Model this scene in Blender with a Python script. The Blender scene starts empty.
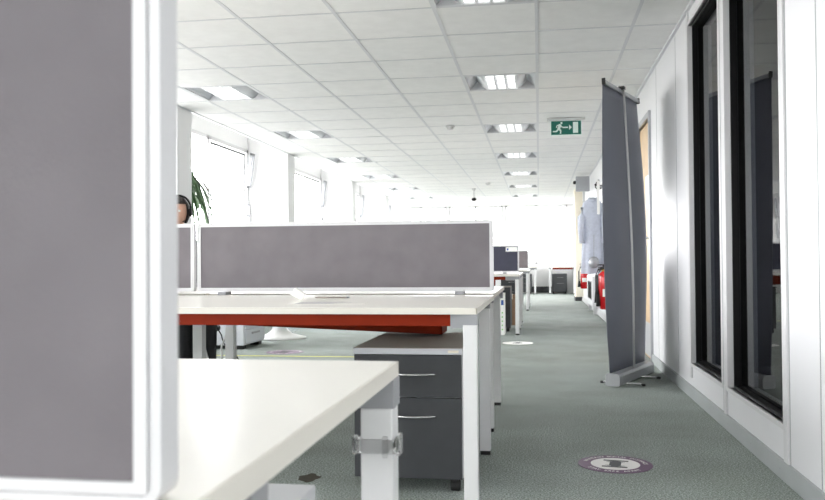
import bpy, bmesh, math, random
from mathutils import Vector, Matrix
random.seed(7)
S = bpy.context.scene
COL = S.collection
PI = math.pi

# ------------------------------------------------------------------ materials
def srgb(r, g, b):
    def f(c):
        c /= 255.0
        return c/12.92 if c <= .04045 else ((c+.055)/1.055)**2.4
    return (f(r), f(g), f(b), 1)

def mat(name, col, rough=.5, metal=0.0, noise=0.0, nscale=60, bump=0.0, bscale=200, spec=.5, emit=None, estr=0, coat=0):
    m = bpy.data.materials.new(name); m.use_nodes = True
    nt = m.node_tree; b = nt.nodes['Principled BSDF']
    b.inputs['Base Color'].default_value = col
    b.inputs['Roughness'].default_value = rough
    b.inputs['Metallic'].default_value = metal
    b.inputs['Specular IOR Level'].default_value = spec
    b.inputs['Coat Weight'].default_value = coat
    if emit:
        b.inputs['Emission Color'].default_value = emit
        b.inputs['Emission Strength'].default_value = estr
    tc = nt.nodes.new('ShaderNodeTexCoord')
    if noise:
        n = nt.nodes.new('ShaderNodeTexNoise'); n.inputs['Scale'].default_value = nscale
        n.inputs['Detail'].default_value = 6
        nt.links.new(tc.outputs['Object'], n.inputs['Vector'])
        r = nt.nodes.new('ShaderNodeValToRGB')
        r.color_ramp.elements[0].position = .3; r.color_ramp.elements[1].position = .7
        r.color_ramp.elements[0].color = tuple(c*(1-noise) for c in col[:3])+(1,)
        r.color_ramp.elements[1].color = tuple(min(1, c*(1+noise)) for c in col[:3])+(1,)
        nt.links.new(n.outputs['Fac'], r.inputs['Fac'])
        nt.links.new(r.outputs['Color'], b.inputs['Base Color'])
    if bump:
        n2 = nt.nodes.new('ShaderNodeTexNoise'); n2.inputs['Scale'].default_value = bscale
        nt.links.new(tc.outputs['Object'], n2.inputs['Vector'])
        bp = nt.nodes.new('ShaderNodeBump'); bp.inputs['Strength'].default_value = bump
        bp.inputs['Distance'].default_value = .002
        nt.links.new(n2.outputs['Fac'], bp.inputs['Height'])
        nt.links.new(bp.outputs['Normal'], b.inputs['Normal'])
    return m

M = {}
M['wall'] = mat('white_wall_paint', srgb(232, 232, 232), .7, noise=.015, nscale=3)
M['panel'] = mat('white_partition_board', srgb(220, 220, 222), .35, noise=.01, nscale=2)
M['tile'] = mat('ceiling_tile', srgb(231, 231, 230), .9, noise=.03, nscale=9, bump=.2, bscale=500)
M['grid'] = mat('ceiling_grid_metal', srgb(206, 207, 210), .45)
M['alu'] = mat('white_aluminium', srgb(206, 206, 207), .35, noise=.01, nscale=20)
M['alu_grey'] = mat('grey_aluminium', srgb(168, 170, 174), .35, .3, noise=.03, nscale=30)
M['skirt'] = mat('grey_skirting', srgb(160, 164, 164), .5, noise=.04, nscale=5)
M['black'] = mat('black_frame', srgb(8, 8, 9), .5, spec=.2, noise=.05, nscale=20)
M['dark'] = mat('unlit_room_dark', srgb(62, 63, 66), .8, noise=.05, nscale=4)
M['fab'] = mat('grey_screen_fabric', srgb(117, 113, 116), .95, noise=.07, nscale=9, bump=.5, bscale=900, spec=.1)
M['fab_dark'] = mat('slate_screen_fabric', srgb(76, 77, 90), .95, noise=.06, nscale=9, bump=.5, bscale=900, spec=.1)
M['fab_taupe'] = mat('taupe_screen_fabric', srgb(128, 121, 123), .95, noise=.06, nscale=9, bump=.5, bscale=900, spec=.1)
M['desk'] = mat('white_melamine', srgb(242, 239, 231), .25, noise=.006, nscale=6)
M['desk_edge'] = mat('cream_edge_band', srgb(220, 216, 206), .4, noise=.01, nscale=10)
M['leg'] = mat('white_powder_coat', srgb(220, 220, 220), .35, noise=.01, nscale=20)
M['leg_grey'] = mat('grey_powder_coat', srgb(150, 151, 154), .4, noise=.02, nscale=20)
M['red'] = mat('rust_red_steel', srgb(124, 33, 3), .6, spec=.15, noise=.06, nscale=14)
M['rubber'] = mat('black_rubber', srgb(24, 24, 25), .6, noise=.1, nscale=30)
M['anth'] = mat('anthracite_laminate', srgb(52, 54, 57), .45, noise=.08, nscale=18, bump=.1, bscale=400)
M['lgrey'] = mat('light_grey_laminate', srgb(205, 206, 210), .4, noise=.01, nscale=10)
M['taupe'] = mat('taupe_lid_shade_and_pen', srgb(165, 157, 150), .5, noise=.03, nscale=14)
M['chrome'] = mat('brushed_steel', srgb(205, 205, 205), .25, .9, noise=.02, nscale=60)
M['banner'] = mat('grey_banner_vinyl', srgb(112, 115, 126), .55, noise=.03, nscale=4)
M['plate'] = mat('base_metal', srgb(188, 190, 193), .38, .4, noise=.03, nscale=30)
M['wood'] = mat('beech_veneer', srgb(200, 172, 134), .5, noise=.08, nscale=6)
M['paper'] = mat('white_paper', srgb(240, 240, 236), .7, noise=.01, nscale=40)
M['print'] = mat('grey_print', srgb(150, 150, 155), .7, noise=.05, nscale=40)
M['cream'] = mat('cream_paint', srgb(240, 232, 215), .7, noise=.02, nscale=4)
M['extred'] = mat('extinguisher_red', srgb(196, 18, 24), .25, noise=.04, nscale=10)
M['brass'] = mat('brass', srgb(190, 150, 60), .3, .8, noise=.03, nscale=20)
M['yellow'] = mat('yellow_tape', srgb(205, 205, 110), .6, noise=.05, nscale=20)
M['purple'] = mat('purple_vinyl', srgb(92, 52, 92), .4, noise=.05, nscale=20)
M['white_ink'] = mat('white_vinyl', srgb(248, 246, 243), .4, noise=.01, nscale=20)
M['black_ink'] = mat('black_vinyl', srgb(30, 34, 38), .45, noise=.05, nscale=20)
M['green_sign'] = mat('green_sign', srgb(0, 98, 84), .4, noise=.02, nscale=20, emit=srgb(0, 110, 92), estr=.04)
M['sign_white'] = mat('sign_white', srgb(225, 240, 235), .4, noise=.01, nscale=20)
M['leaf'] = mat('leaf_green', srgb(42, 74, 32), .5, noise=.3, nscale=14)
M['stem'] = mat('plant_stem', srgb(120, 100, 70), .8, noise=.2, nscale=30)
M['pot'] = mat('white_ceramic', srgb(225, 225, 222), .3, noise=.01, nscale=10)
M['skin'] = mat('skin', srgb(214, 170, 148), .5, noise=.04, nscale=20)
M['hair'] = mat('dark_hair', srgb(40, 32, 28), .6, noise=.25, nscale=80)
M['cloth_black'] = mat('black_cloth', srgb(26, 27, 30), .9, noise=.15, nscale=40)
M['cloth_grey'] = mat('charcoal_knit', srgb(70, 72, 80), .9, noise=.1, nscale=60)
M['coat'] = mat('blue_grey_wool', srgb(186, 191, 204), .9, noise=.08, nscale=30)
M['coat_dark'] = mat('mid_grey_wool', srgb(140, 146, 160), .9, noise=.08, nscale=30)
M['copier'] = mat('copier_plastic', srgb(200, 203, 208), .45, noise=.01, nscale=10)
M['silver'] = mat('silver_helmet', srgb(150, 152, 156), .35, .3, noise=.1, nscale=20)
M['card'] = mat('brown_cardboard', srgb(150, 120, 95), .8, noise=.06, nscale=20)
M['blue'] = mat('blue_print', srgb(40, 80, 150), .6, noise=.03, nscale=20)
M['green'] = mat('green_print', srgb(110, 190, 90), .6, noise=.03, nscale=20)
M['lamp'] = mat('lamp_tube_light', srgb(255, 255, 250), .5, noise=.01, nscale=10, emit=(1, .99, .96, 1), estr=1.15)
M['reflector'] = mat('lamp_reflector', srgb(222, 224, 228), .35, .2, noise=.02, nscale=50)
M['stain'] = mat('carpet_stain', srgb(62, 58, 46), .95, noise=.2, nscale=60)

def carpet():
    m = bpy.data.materials.new('carpet'); m.use_nodes = True
    nt = m.node_tree; b = nt.nodes['Principled BSDF']
    tc = nt.nodes.new('ShaderNodeTexCoord')
    n = nt.nodes.new('ShaderNodeTexNoise'); n.inputs['Scale'].default_value = 135; n.inputs['Detail'].default_value = 4
    n.inputs['Roughness'].default_value = .75
    n2 = nt.nodes.new('ShaderNodeTexNoise'); n2.inputs['Scale'].default_value = 2.2; n2.inputs['Detail'].default_value = 6
    nt.links.new(tc.outputs['Object'], n.inputs['Vector']); nt.links.new(tc.outputs['Object'], n2.inputs['Vector'])
    r = nt.nodes.new('ShaderNodeValToRGB')
    r.color_ramp.elements[0].position = .42; r.color_ramp.elements[1].position = .60
    r.color_ramp.elements[0].color = srgb(104, 110, 104); r.color_ramp.elements[1].color = srgb(178, 187, 183)
    nt.links.new(n.outputs['Fac'], r.inputs['Fac'])
    r2 = nt.nodes.new('ShaderNodeValToRGB')
    r2.color_ramp.elements[0].position = .35; r2.color_ramp.elements[1].position = .65
    r2.color_ramp.elements[0].color = (.86, .87, .84, 1); r2.color_ramp.elements[1].color = (1.06, 1.06, 1.06, 1)
    nt.links.new(n2.outputs['Fac'], r2.inputs['Fac'])
    mx = nt.nodes.new('ShaderNodeMix'); mx.data_type = 'RGBA'; mx.blend_type = 'MULTIPLY'; mx.inputs['Factor'].default_value = 1
    nt.links.new(r.outputs['Color'], mx.inputs['A']); nt.links.new(r2.outputs['Color'], mx.inputs['B'])
    nt.links.new(mx.outputs['Result'], b.inputs['Base Color'])
    b.inputs['Roughness'].default_value = .8
    b.inputs['Specular IOR Level'].default_value = .35
    bp = nt.nodes.new('ShaderNodeBump'); bp.inputs['Strength'].default_value = .5; bp.inputs['Distance'].default_value = .003
    nt.links.new(n.outputs['Fac'], bp.inputs['Height']); nt.links.new(bp.outputs['Normal'], b.inputs['Normal'])
    return m
M['carpet'] = carpet()

def glass(name, tint=(1, 1, 1, 1), ior=1.5):
    m = bpy.data.materials.new(name); m.use_nodes = True
    nt = m.node_tree; nt.nodes.clear()
    o = nt.nodes.new('ShaderNodeOutputMaterial'); mx = nt.nodes.new('ShaderNodeMixShader')
    t = nt.nodes.new('ShaderNodeBsdfTransparent'); t.inputs['Color'].default_value = tint
    g = nt.nodes.new('ShaderNodeBsdfGlossy'); g.inputs['Roughness'].default_value = .01
    f = nt.nodes.new('ShaderNodeFresnel'); f.inputs['IOR'].default_value = ior
    ge = nt.nodes.new('ShaderNodeNewGeometry'); iv = nt.nodes.new('ShaderNodeMath'); iv.operation = 'SUBTRACT'; iv.inputs[0].default_value = 1
    ml = nt.nodes.new('ShaderNodeMath'); ml.operation = 'MULTIPLY'
    nt.links.new(ge.outputs['Backfacing'], iv.inputs[1]); nt.links.new(f.outputs[0], ml.inputs[0]); nt.links.new(iv.outputs[0], ml.inputs[1])
    nt.links.new(ml.outputs[0], mx.inputs[0]); nt.links.new(t.outputs[0], mx.inputs[1]); nt.links.new(g.outputs[0], mx.inputs[2])
    nt.links.new(mx.outputs[0], o.inputs[0])
    return m
M['glass'] = glass('clear_window_glass')
M['glass_dark'] = glass('tinted_partition_glass', (.55, .57, .6, 1), 1.5)

def clear_plastic():
    m = bpy.data.materials.new('clear_plastic'); m.use_nodes = True
    b = m.node_tree.nodes['Principled BSDF']
    b.inputs['Base Color'].default_value = (.95, .95, .95, 1); b.inputs['Roughness'].default_value = .08
    b.inputs['Transmission Weight'].default_value = 1; b.inputs['IOR'].default_value = 1.45
    return m
M['clear'] = clear_plastic()

# ------------------------------------------------------------------ mesh builder
class MB:
    def __init__(s): s.bm = bmesh.new()
    def box(s, x0, x1, y0, y1, z0, z1, bev=0, mx=None, mi=0):
        r = bmesh.ops.create_cube(s.bm, size=1)
        vs = r['verts']
        for v in vs:
            v.co = Vector(((x0+x1)/2 + v.co.x*(x1-x0), (y0+y1)/2 + v.co.y*(y1-y0), (z0+z1)/2 + v.co.z*(z1-z0)))
        fs = list({f for v in vs for f in v.link_faces})
        for f in fs: f.material_index = mi
        if bev:
            es = list({e for v in vs for e in v.link_edges})
            r2 = bmesh.ops.bevel(s.bm, geom=es, offset=bev, segments=2, affect='EDGES', profile=.6)
            vs = list({v for f in r2['faces'] for v in f.verts} | {v for v in vs if v.is_valid})
            for f in r2['faces']: f.material_index = mi
        if mx is not None:
            for v in vs: v.co = mx @ v.co
        return s
    def quad(s, pts, mi=0):
        f = s.bm.faces.new([s.bm.verts.new(p) for p in pts]); f.material_index = mi; return s
    def tube(s, pts, r, n=10, cap=True, mi=0):
        pts = [Vector(p) for p in pts]; rings = []
        rs = r if isinstance(r, (list, tuple)) else [r]*len(pts)
        ref = Vector((0, 0, 1))
        for i, p in enumerate(pts):
            a = pts[max(i-1, 0)]; b = pts[min(i+1, len(pts)-1)]
            t = (b-a).normalized()
            if abs(t.dot(ref)) > .95: ref = Vector((1, 0, 0)) if abs(t.x) < .9 else Vector((0, 1, 0))
            u = t.cross(ref).normalized(); w = t.cross(u).normalized()
            rings.append([s.bm.verts.new(p + (u*math.cos(2*PI*k/n) + w*math.sin(2*PI*k/n))*rs[i]) for k in range(n)])
        for i in range(len(rings)-1):
            for k in range(n):
                f = s.bm.faces.new([rings[i][k], rings[i][(k+1) % n], rings[i+1][(k+1) % n], rings[i+1][k]])
                f.smooth = True; f.material_index = mi
        if cap:
            s.bm.faces.new(rings[0][::-1]).material_index = mi; s.bm.faces.new(rings[-1]).material_index = mi
        return s
    def lathe(s, prof, c=(0, 0, 0), n=24, mx=None, mi=0, smooth=True):
        rings = []
        for (r, z) in prof:
            rings.append([s.bm.verts.new(Vector((max(r, 1e-4)*math.cos(2*PI*k/n), max(r, 1e-4)*math.sin(2*PI*k/n), z))) for k in range(n)])
        for i in range(len(rings)-1):
            for k in range(n):
                f = s.bm.faces.new([rings[i][k], rings[i][(k+1) % n], rings[i+1][(k+1) % n], rings[i+1][k]])
                f.smooth = smooth; f.material_index = mi
        s.bm.faces.new(rings[0][::-1]); s.bm.faces.new(rings[-1])
        mm = Matrix.Translation(c) @ (mx if mx is not None else Matrix())
        for rg in rings:
            for v in rg: v.co = mm @ v.co
        return s
    def prism(s, poly, z0, z1, mx=None, mi=0):
        a = [s.bm.verts.new(Vector((p[0], p[1], z0))) for p in poly]
        b = [s.bm.verts.new(Vector((p[0], p[1], z1))) for p in poly]
        n = len(poly)
        fs = [s.bm.faces.new(a[::-1]), s.bm.faces.new(b)]
        for k in range(n): fs.append(s.bm.faces.new([a[k], a[(k+1) % n], b[(k+1) % n], b[k]]))
        for f in fs: f.material_index = mi
        if mx is not None:
            for v in a+b: v.co = mx @ v.co
        return s
    def grid(s, fn, nu, nv, thick=0, mi=0):
        V = [[s.bm.verts.new(fn(i/nu, j/nv)) for j in range(nv+1)] for i in range(nu+1)]
        for i in range(nu):
            for j in range(nv):
                f = s.bm.faces.new([V[i][j], V[i+1][j], V[i+1][j+1], V[i][j+1]]); f.smooth = True; f.material_index = mi
        return s
    def build(s, name, m, parent=None, origin=None, label=None):
        bmesh.ops.recalc_face_normals(s.bm, faces=s.bm.faces[:])
        me = bpy.data.meshes.new(name)
        o = bpy.data.objects.new(name, me); COL.objects.link(o)
        if origin is not None:
            for v in s.bm.verts: v.co -= Vector(origin)
            o.location = origin
        s.bm.to_mesh(me); s.bm.free()
        for k in (m if isinstance(m, (list, tuple)) else [m]): me.materials.append(M[k] if isinstance(k, str) else k)
        if parent is not None: o.parent = parent
        if label: o['label'] = label
        return o

def tag(o, label, cat, group=None, kind=None):
    o['label'] = label; o['category'] = cat
    if group: o['group'] = group
    if kind: o['kind'] = kind
    return o
def thing(name, label, cat, loc=(0, 0, 0), rz=0, group=None):
    o = bpy.data.objects.new(name, None); COL.objects.link(o)
    o.location = loc; o.rotation_euler = (0, 0, rz); o.empty_display_size = .1
    return tag(o, label, cat, group)
def struct(o):
    o['kind'] = 'structure'; return o
def dup(root, loc, label, rz=None, group=None):
    r = root.copy(); COL.objects.link(r); r.location = loc; r['label'] = label
    if rz is not None: r.rotation_euler = (0, 0, rz)
    if group: r['group'] = group
    for ch in list(root.children):
        c = ch.copy(); COL.objects.link(c); c.parent = r
        for g in list(ch.children):
            d = g.copy(); COL.objects.link(d); d.parent = c
    return r

# ------------------------------------------------------------------ setting dimensions
H = 2.49
XL, XR = -3.62, .965          # ceiling edge by the window recess, right partition face
XW = -4.3                     # window plane
YB, YN = 23.3, -4.0           # far wall, wall behind the camera
P = .643; Y0 = 5.13
M_in = MB

fl = MB().box(XW-.3, 3.2, YN-.2, YB+.2, -.12, 0).build('floor', 'carpet'); struct(fl)

# ceiling: tiles, grid
LX = [-.645*k for k in range(0, 6)] + [.648]
LX = sorted(LX)               # -3.225 .. .648
LY = [Y0 + P*k for k in range(-15, 29)]
lamp_cells = []
for k in (-9, -5, -1, 3, 7, 11, 15, 19, 23):
    for x in (-.645, -3.225): lamp_cells.append((round(x, 3), k))
c = MB()
xs = [XL] + LX + [XR]; ys = [YN] + [y for y in LY if YN < y < YB] + [YB]
for i in range(len(xs)-1):
    for j in range(len(ys)-1):
        skip = any(abs(xs[i]-lx) < .01 and abs(ys[j]-(Y0+P*k)) < .01 for lx, k in lamp_cells)
        if skip: continue
        c.box(xs[i]+.010, xs[i+1]-.010, ys[j]+.010, ys[j+1]-.010, H+.002, H+.03)
ceil = c.build('ceiling', 'tile'); struct(ceil)
g = MB()
for x in LX: g.box(x-.012, x+.012, YN, YB, H-.001, H+.004)
for y in LY:
    if YN < y < YB: g.box(XL, XR, y-.007, y+.007, H-.0005, H+.004)
g.box(XL-.02, XL+.02, YN, YB, H-.006, H+.02); g.box(XR-.022, XR+.001, YN, YB, H-.012, H+.01)
g.build('ceiling_grid', 'grid', ceil)
v = MB().box(XW-.3, 3.2, YN-.2, YB+.2, 2.95, 3.05)           # slab above the void and the soffit of the window recess
v.box(XL-.03, XL, YN, YB, H-.004, 2.95)
v.build('slab', 'wall', ceil)

# right partition wall
W1 = (4.57, 5.46); W2 = (3.46, 4.43); ZS, ZT = .225, 2.385
DY = (7.34, 8.16); DZ = 2.13; XR2 = XR+.14
w = MB()
for a, b in ((YN, W2[0]), (W2[1], W1[0]), (W1[1], DY[0]), (DY[1], YB)): w.box(XR, XR2, a, b, 0, H+.03)
for a, b in (W1, W2): w.box(XR, XR2, a, b, 0, ZS); w.box(XR, XR2, a, b, ZT, H+.03)
w.box(XR, XR2, DY[0], DY[1], DZ, H+.03)
wr = w.build('wall_right', 'panel'); struct(wr)
# cover strips and joints on the partition
t = MB()
t.box(XR-.010, XR, 4.445, 4.555, ZS-.02, H-.01); t.box(XR-.012, XR, 4.475, 4.515, .075, ZS)
t.box(XR-.010, XR, 3.405, 3.462, .075, H-.01, bev=.002); t.box(XR-.010, XR, 5.458, 5.51, .13, H-.01, bev=.002)
for y in (W1, W2):
    t.box(XR-.012, XR+.02, y[0]-.008, y[1]+.008, ZS-.022, ZS, bev=.002)
    t.box(XR-.012, XR+.02, y[0]-.008, y[1]+.008, ZT, ZT+.022, bev=.002)
    t.box(XR-.012, XR+.02, y[0]-.022, y[0], ZS-.022, ZT+.022, bev=.002)
    t.box(XR-.012, XR+.02, y[1]-.004, y[1]+.022, ZS-.022, ZT+.022, bev=.002)
struct(t.build('trim_1', 'alu'))
t = MB()
for y in (3.04, 5.99, 6.95, 2.0, .9, 9.2, 10.4, 11.6): t.box(XR-.0015, XR, y-.0035, y+.0035, .075, H-.02)
t.box(XR-.0015, XR, 3.398, 3.404, .075, H-.02); t.box(XR-.013, XR-.011, 4.515, 4.519, .075, H-.02)
struct(t.build('trim_2', 'skirt'))
b = MB()
for a, e in ((YN, DY[0]-.05), (DY[1]+.05, YB)): b.box(XR-.014, XR, a, e, 0, .078, bev=.002)
br = struct(b.build('baseboard_right', 'skirt'))
b = MB()
for k in range(14):
    y = 1.2+k*.46; b.lathe([(.003, 0), (.003, .0015)], (XR-.0158, y, .04), 8, Matrix.Rotation(PI/2, 4, 'Y'))
b.build('screw', 'leg_grey', br)
# partition windows: black liner + glass
for n, (a, e) in enumerate((W1, W2)):
    x0, x1 = XR+.02, 1.024
    f = MB()
    f.box(x0, x1+.03, a, a+.012, ZS, ZT); f.box(x0, x1+.03, e-.012, e, ZS, ZT)
    f.box(x0, x1+.03, a, e, ZS, ZS+.012); f.box(x0, x1+.03, a, e, ZT-.012, ZT)
    for (ya, yb) in ((a, a+.02), (e-.02, e)): f.box(x1-.006, x1+.025, ya, yb, ZS, ZT)
    f.box(x1-.006, x1+.025, a, e, ZS, ZS+.02); f.box(x1-.006, x1+.025, a, e, ZT-.02, ZT)
    fr = struct(f.build('window_%d' % (n+1), 'black'))
    MB().box(x1-.006, x1, a+.01, e-.01, ZS+.01, ZT-.01).build('glass_pane', 'glass_dark', fr)
# unlit room behind the partition, its darkness put into the wall colour
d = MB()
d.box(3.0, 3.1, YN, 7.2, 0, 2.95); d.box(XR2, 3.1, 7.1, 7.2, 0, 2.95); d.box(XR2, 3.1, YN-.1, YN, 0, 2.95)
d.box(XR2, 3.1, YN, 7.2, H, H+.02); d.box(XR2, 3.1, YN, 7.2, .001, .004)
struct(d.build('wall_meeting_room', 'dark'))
# door
f = MB()
f.box(XR-.02, XR+.09, DY[0]-.05, DY[0], 0, DZ+.05); f.box(XR-.02, XR+.09, DY[1], DY[1]+.05, 0, DZ+.05)
f.box(XR-.02, XR+.09, DY[0], DY[1], DZ, DZ+.05)
df = struct(f.build('door_1', 'alu_grey'))
MB().box(XR+.012, XR+.056, DY[0]+.004, DY[1]-.004, .006, DZ-.004).build('door_leaf', 'wood', df)
MB().box(XR+.009, XR+.012, DY[0]+.02, DY[1]-.02, .02, .32).build('kick_plate', 'plate', df)
hd = MB().box(XR+.006, XR+.012, DY[0]+.035, DY[0]+.075, .98, 1.16)
hd.tube([(XR+.01, DY[0]+.055, 1.08), (XR-.03, DY[0]+.055, 1.08), (XR-.035, DY[0]+.07, 1.08), (XR-.035, DY[0]+.18, 1.08)], .009)
hd.build('door_handle', 'chrome', df)
MB().box(XR+.008, XR+.0118, DY[0]+.12, DY[0]+.20, .55, 2.0).build('vision_panel', 'black', df)
wd = MB().box(XR2+.3, XR2+.36, 7.2, 8.8, 0, 2.6); struct(wd.build('wall_behind_door', 'wall'))
nt_ = MB().box(XR+.0095, XR+.0118, DY[0]+.22, DY[0]+.43, 1.35, 1.65)
tag(nt_.build('notice', 'paper'), 'white paper notice fixed to the wooden door by the banner', 'notice')

# far wall with windows, wall behind camera
b = MB()
ZB0, ZB1 = .80, 2.47
bw = [(-4.1, -2.6), (-2.54, -1.0), (-.94, .80)]
b.box(XW-.1, XR2, YB, YB+.2, 0, ZB0); b.box(XW-.1, XR2, YB, YB+.2, ZB1, 2.95)
ex = [XW-.1] + [q for p in bw for q in p] + [XR2]
for k in range(0, len(ex), 2): b.box(ex[k], ex[k+1], YB, YB+.2, ZB0, ZB1)
struct(b.build('wall_back', 'wall'))
FW_ADDED = [(-3.9, -3.0), (-2.1, -1.2), (-.3, .6)]  # unseen windows added behind the camera to light surfaces facing it
b = MB(); b.box(XW-.3, XR2, YN-.2, YN, 0, .85); b.box(XW-.3, XR2, YN-.2, YN, 2.42, 2.95)
ex = [XW-.3] + [q for p in FW_ADDED for q in p] + [XR2]
for k in range(0, len(ex), 2): b.box(ex[k], ex[k+1], YN-.2, YN, .85, 2.42)
struct(b.build('wall_front', 'wall'))
nwin = 3
def window_frame(idx, x0, x1, y0, y1, z0, z1, axis, bars=(), fw=.05):
    f = MB(); d = .06
    def bb(u0, u1, w0, w1):
        if axis == 'Y': f.box(x0, x0+d, u0, u1, w0, w1)     # window lies in a plane of constant X
        else: f.box(u0, u1, y0, y0+d, w0, w1)
    u0, u1 = (y0, y1) if axis == 'Y' else (x0, x1)
    bb(u0, u1, z0, z0+fw); bb(u0, u1, z1-fw, z1); bb(u0, u0+fw, z0, z1); bb(u1-fw, u1, z0, z1)
    for q in bars: bb(q-fw/2, q+fw/2, z0, z1)
    o = struct(f.build('window_%d' % idx, 'alu'))
    p = MB()
    if axis == 'Y': p.box(x0+.025, x0+.031, u0+.02, u1-.02, z0+.02, z1-.02)
    else: p.box(u0+.02, u1-.02, y0+.025, y0+.031, z0+.02, z1-.02)
    p.build('glass_pane', 'glass', o)
    return o
for (a, e) in FW_ADDED:
    window_frame(nwin, a, e, YN-.12, 0, .85, 2.42, 'X', bars=[(a+e)/2]); nwin += 1
for (a, e) in bw:
    window_frame(nwin, a, e, YB+.05, 0, ZB0, ZB1, 'X', bars=[(a+e)/2]); nwin += 1

# left window wall: piers, sill wall, windows
ends = [-3.3, .5, 4.38, 8.2, 11.92, 16.1, 19.7, 23.3]
wl = MB()
wl.box(XW-.3, XW, YN, YB, 0, .86); wl.box(XW-.3, XW, YN, YB, 2.58, 2.95)
starts = []
for e in ends:
    wl.box(XW-.3, -3.85, e-.17, e, 0, 2.95); wl.box(-3.87, XL, e-.35, e, 0, 2.95); starts.append(e-.17)
wl.box(XW-.3, XW, YN, ends[0]-.17, .86, 2.58)
struct(wl.build('wall_left', 'wall'))
s = MB()
sashes = []
for i in range(len(ends)-1):
    a, e = ends[i], starts[i+1]
    s.box(XW-.02, XW+.28, a+.002, e-.002, .86, .885, bev=.004)
    o = window_frame(nwin, XW-.05, 0, a+.01, e-.01, .885, 2.58, 'Y', bars=[a+1.48, a+2.05])
    # gasket around the fixed pane and open top-hung sash next to the pier
    gk = MB(); y0, y1 = a+2.11, e-.16
    for q in ((y0, y0+.03, .95, 2.50), (y1-.03, y1, .95, 2.50)): gk.box(XW+.011, XW+.014, *q)
    gk.box(XW+.011, XW+.014, y0, y1, 2.475, 2.50)
    gk.build('gasket', 'anth', o)
    ang = math.radians(7)
    mx = Matrix.Translation((XW+.03, 0, 2.0)) @ Matrix.Rotation(ang, 4, 'Y')
    sa = MB(); q0, q1 = e-.155, e-.035
    sa.box(0, .035, q0, q0+.03, 0, .52, mx=mx); sa.box(0, .035, q1-.03, q1, 0, .52, mx=mx)
    sa.box(0, .035, q0, q1, 0, .03, mx=mx); sa.box(0, .035, q0, q1, .49, .52, mx=mx)
    sa.box(.0, .03, q0, q1, -.42, -.39); sa.box(XW+.012, XW+.045, q0, q1, 1.74, 1.77)
    sa.box(XW+.012, XW+.045, q1-.02, q1, 1.45, 1.75)
    for vv in sa.bm.verts:
        if vv.co.x > -1: vv.co.x += XW+.01; vv.co.z += 2.0 if vv.co.z < 0 else 0
    sa.build('opening_sash', 'alu_grey', o)
    nwin += 1
struct(s.build('trim_3', 'alu'))

# far right pier
p = MB().box(.80, XR, 18.5, 19.1, .0, H); struct(p.build('wall_pier', 'cream'))
struct(MB().box(.79, XR, 18.48, 19.12, 0, .09).build('baseboard_pier', 'anth'))
t = MB()
for z in (.03, .062, .094): t.box(XR-.05+z*.2, XR-.014, 8.4, 18.4, z-.011, z+.011, bev=.005)
struct(t.build('trim_4', 'alu'))
t = MB().box(-3.5, .75, YB-.09, YB, .02, .18, bev=.01)
struct(t.build('trim_5', 'anth'))

# ------------------------------------------------------------------ ceiling lamps
def make_lamp():
    r = thing('ceiling_light', '', 'ceiling light', (0, 0, 0), group='recessed ceiling lights')
    w, l = .645, P
    f = MB(); e = .012
    f.box(-w/2+.01, w/2-.01, -l/2+.01, -l/2+.03, 0, .085); f.box(-w/2+.01, w/2-.01, l/2-.03, l/2-.01, 0, .085)
    f.box(-w/2+.01, -w/2+.022, -l/2+.01, l/2-.01, 0, .085); f.box(w/2-.022, w/2-.01, -l/2+.01, l/2-.01, 0, .085)
    f.box(-w/2+.01, w/2-.01, -l/2+.01, l/2-.01, .085, .095)
    f.build('housing', 'grid', r)
    for s_ in (-1, 1):
        q = MB()
        def fn(u, v_, s_=s_):
            x = .138 + u*.085; z = .004 + .075*u*u
            return Vector((s_*x, -l/2+.03 + v_*(l-.06), z))
        q.grid(fn, 8, 1)
        def fn2(u, v_, s_=s_):
            x = .235 + u*.075; z = .08 - .075*u
            return Vector((s_*x, -l/2+.03 + v_*(l-.06), z))
        q.grid(fn2, 3, 1)
        o = q.build('reflector', 'reflector', r)
        sm = o.modifiers.new('t', 'SOLIDIFY'); sm.thickness = .002
    for k in (-1, 0, 1):
        MB().box(k*.092-.031, k*.092+.031, -l/2+.035, l/2-.035, .008, .02).build('lamp_tube', 'lamp', r)
    q = MB()
    for x in (-.138, -.046, .046, .138): q.box(x-.007, x+.007, -l/2+.03, l/2-.03, .0, .03)
    for k in range(7): q.box(-.15, .15, -.27+k*.09-.001, -.27+k*.09+.001, .0, .007)
    q.build('louvre', 'reflector', r)
    return r
lamp0 = make_lamp()
row_words = {3: 'above the near desk bench', 7: 'second one past the bench', 11: 'third one past the bench', 15: 'fourth along the ceiling',
             19: 'fifth along the ceiling', 23: 'farthest of its row', -1: 'nearest the camera, cut by the top of the photo', -5: 'overhead', -9: 'behind the camera'}
aisle_txt = {-1: 'recessed ceiling light over the aisle, cut off by the top edge of the photo', 3: 'large recessed three-strip ceiling light over the aisle, nearest fully visible one',
             7: 'recessed ceiling light over the aisle, beside the green exit sign', 11: 'recessed ceiling light over the aisle, next one beyond the exit sign',
             15: 'blown-out ceiling light over the aisle, second beyond the exit sign', 19: 'blown-out ceiling light over the aisle, third beyond the exit sign', 23: 'farthest ceiling light over the aisle, near the far wall'}
win_txt = {3: 'big recessed ceiling light by the windows with grey reflector wings, nearest on the left', 7: 'recessed ceiling light by the windows, second of the left row',
           11: 'small recessed ceiling light by the windows, third of the left row', 15: 'pale washed-out ceiling light by the windows, fourth of the left row',
           19: 'washed-out ceiling light by the windows, fifth of the left row', 23: 'farthest ceiling light of the row by the windows'}
first = True
for (x, k) in lamp_cells:
    txt = aisle_txt if x > -1 else win_txt
    if k not in txt: continue
    loc = (x+.3225, Y0+P*k+P/2, H)
    if first: lamp0.location = loc; lamp0['label'] = txt[k]; first = False
    else: dup(lamp0, loc, txt[k])
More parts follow.
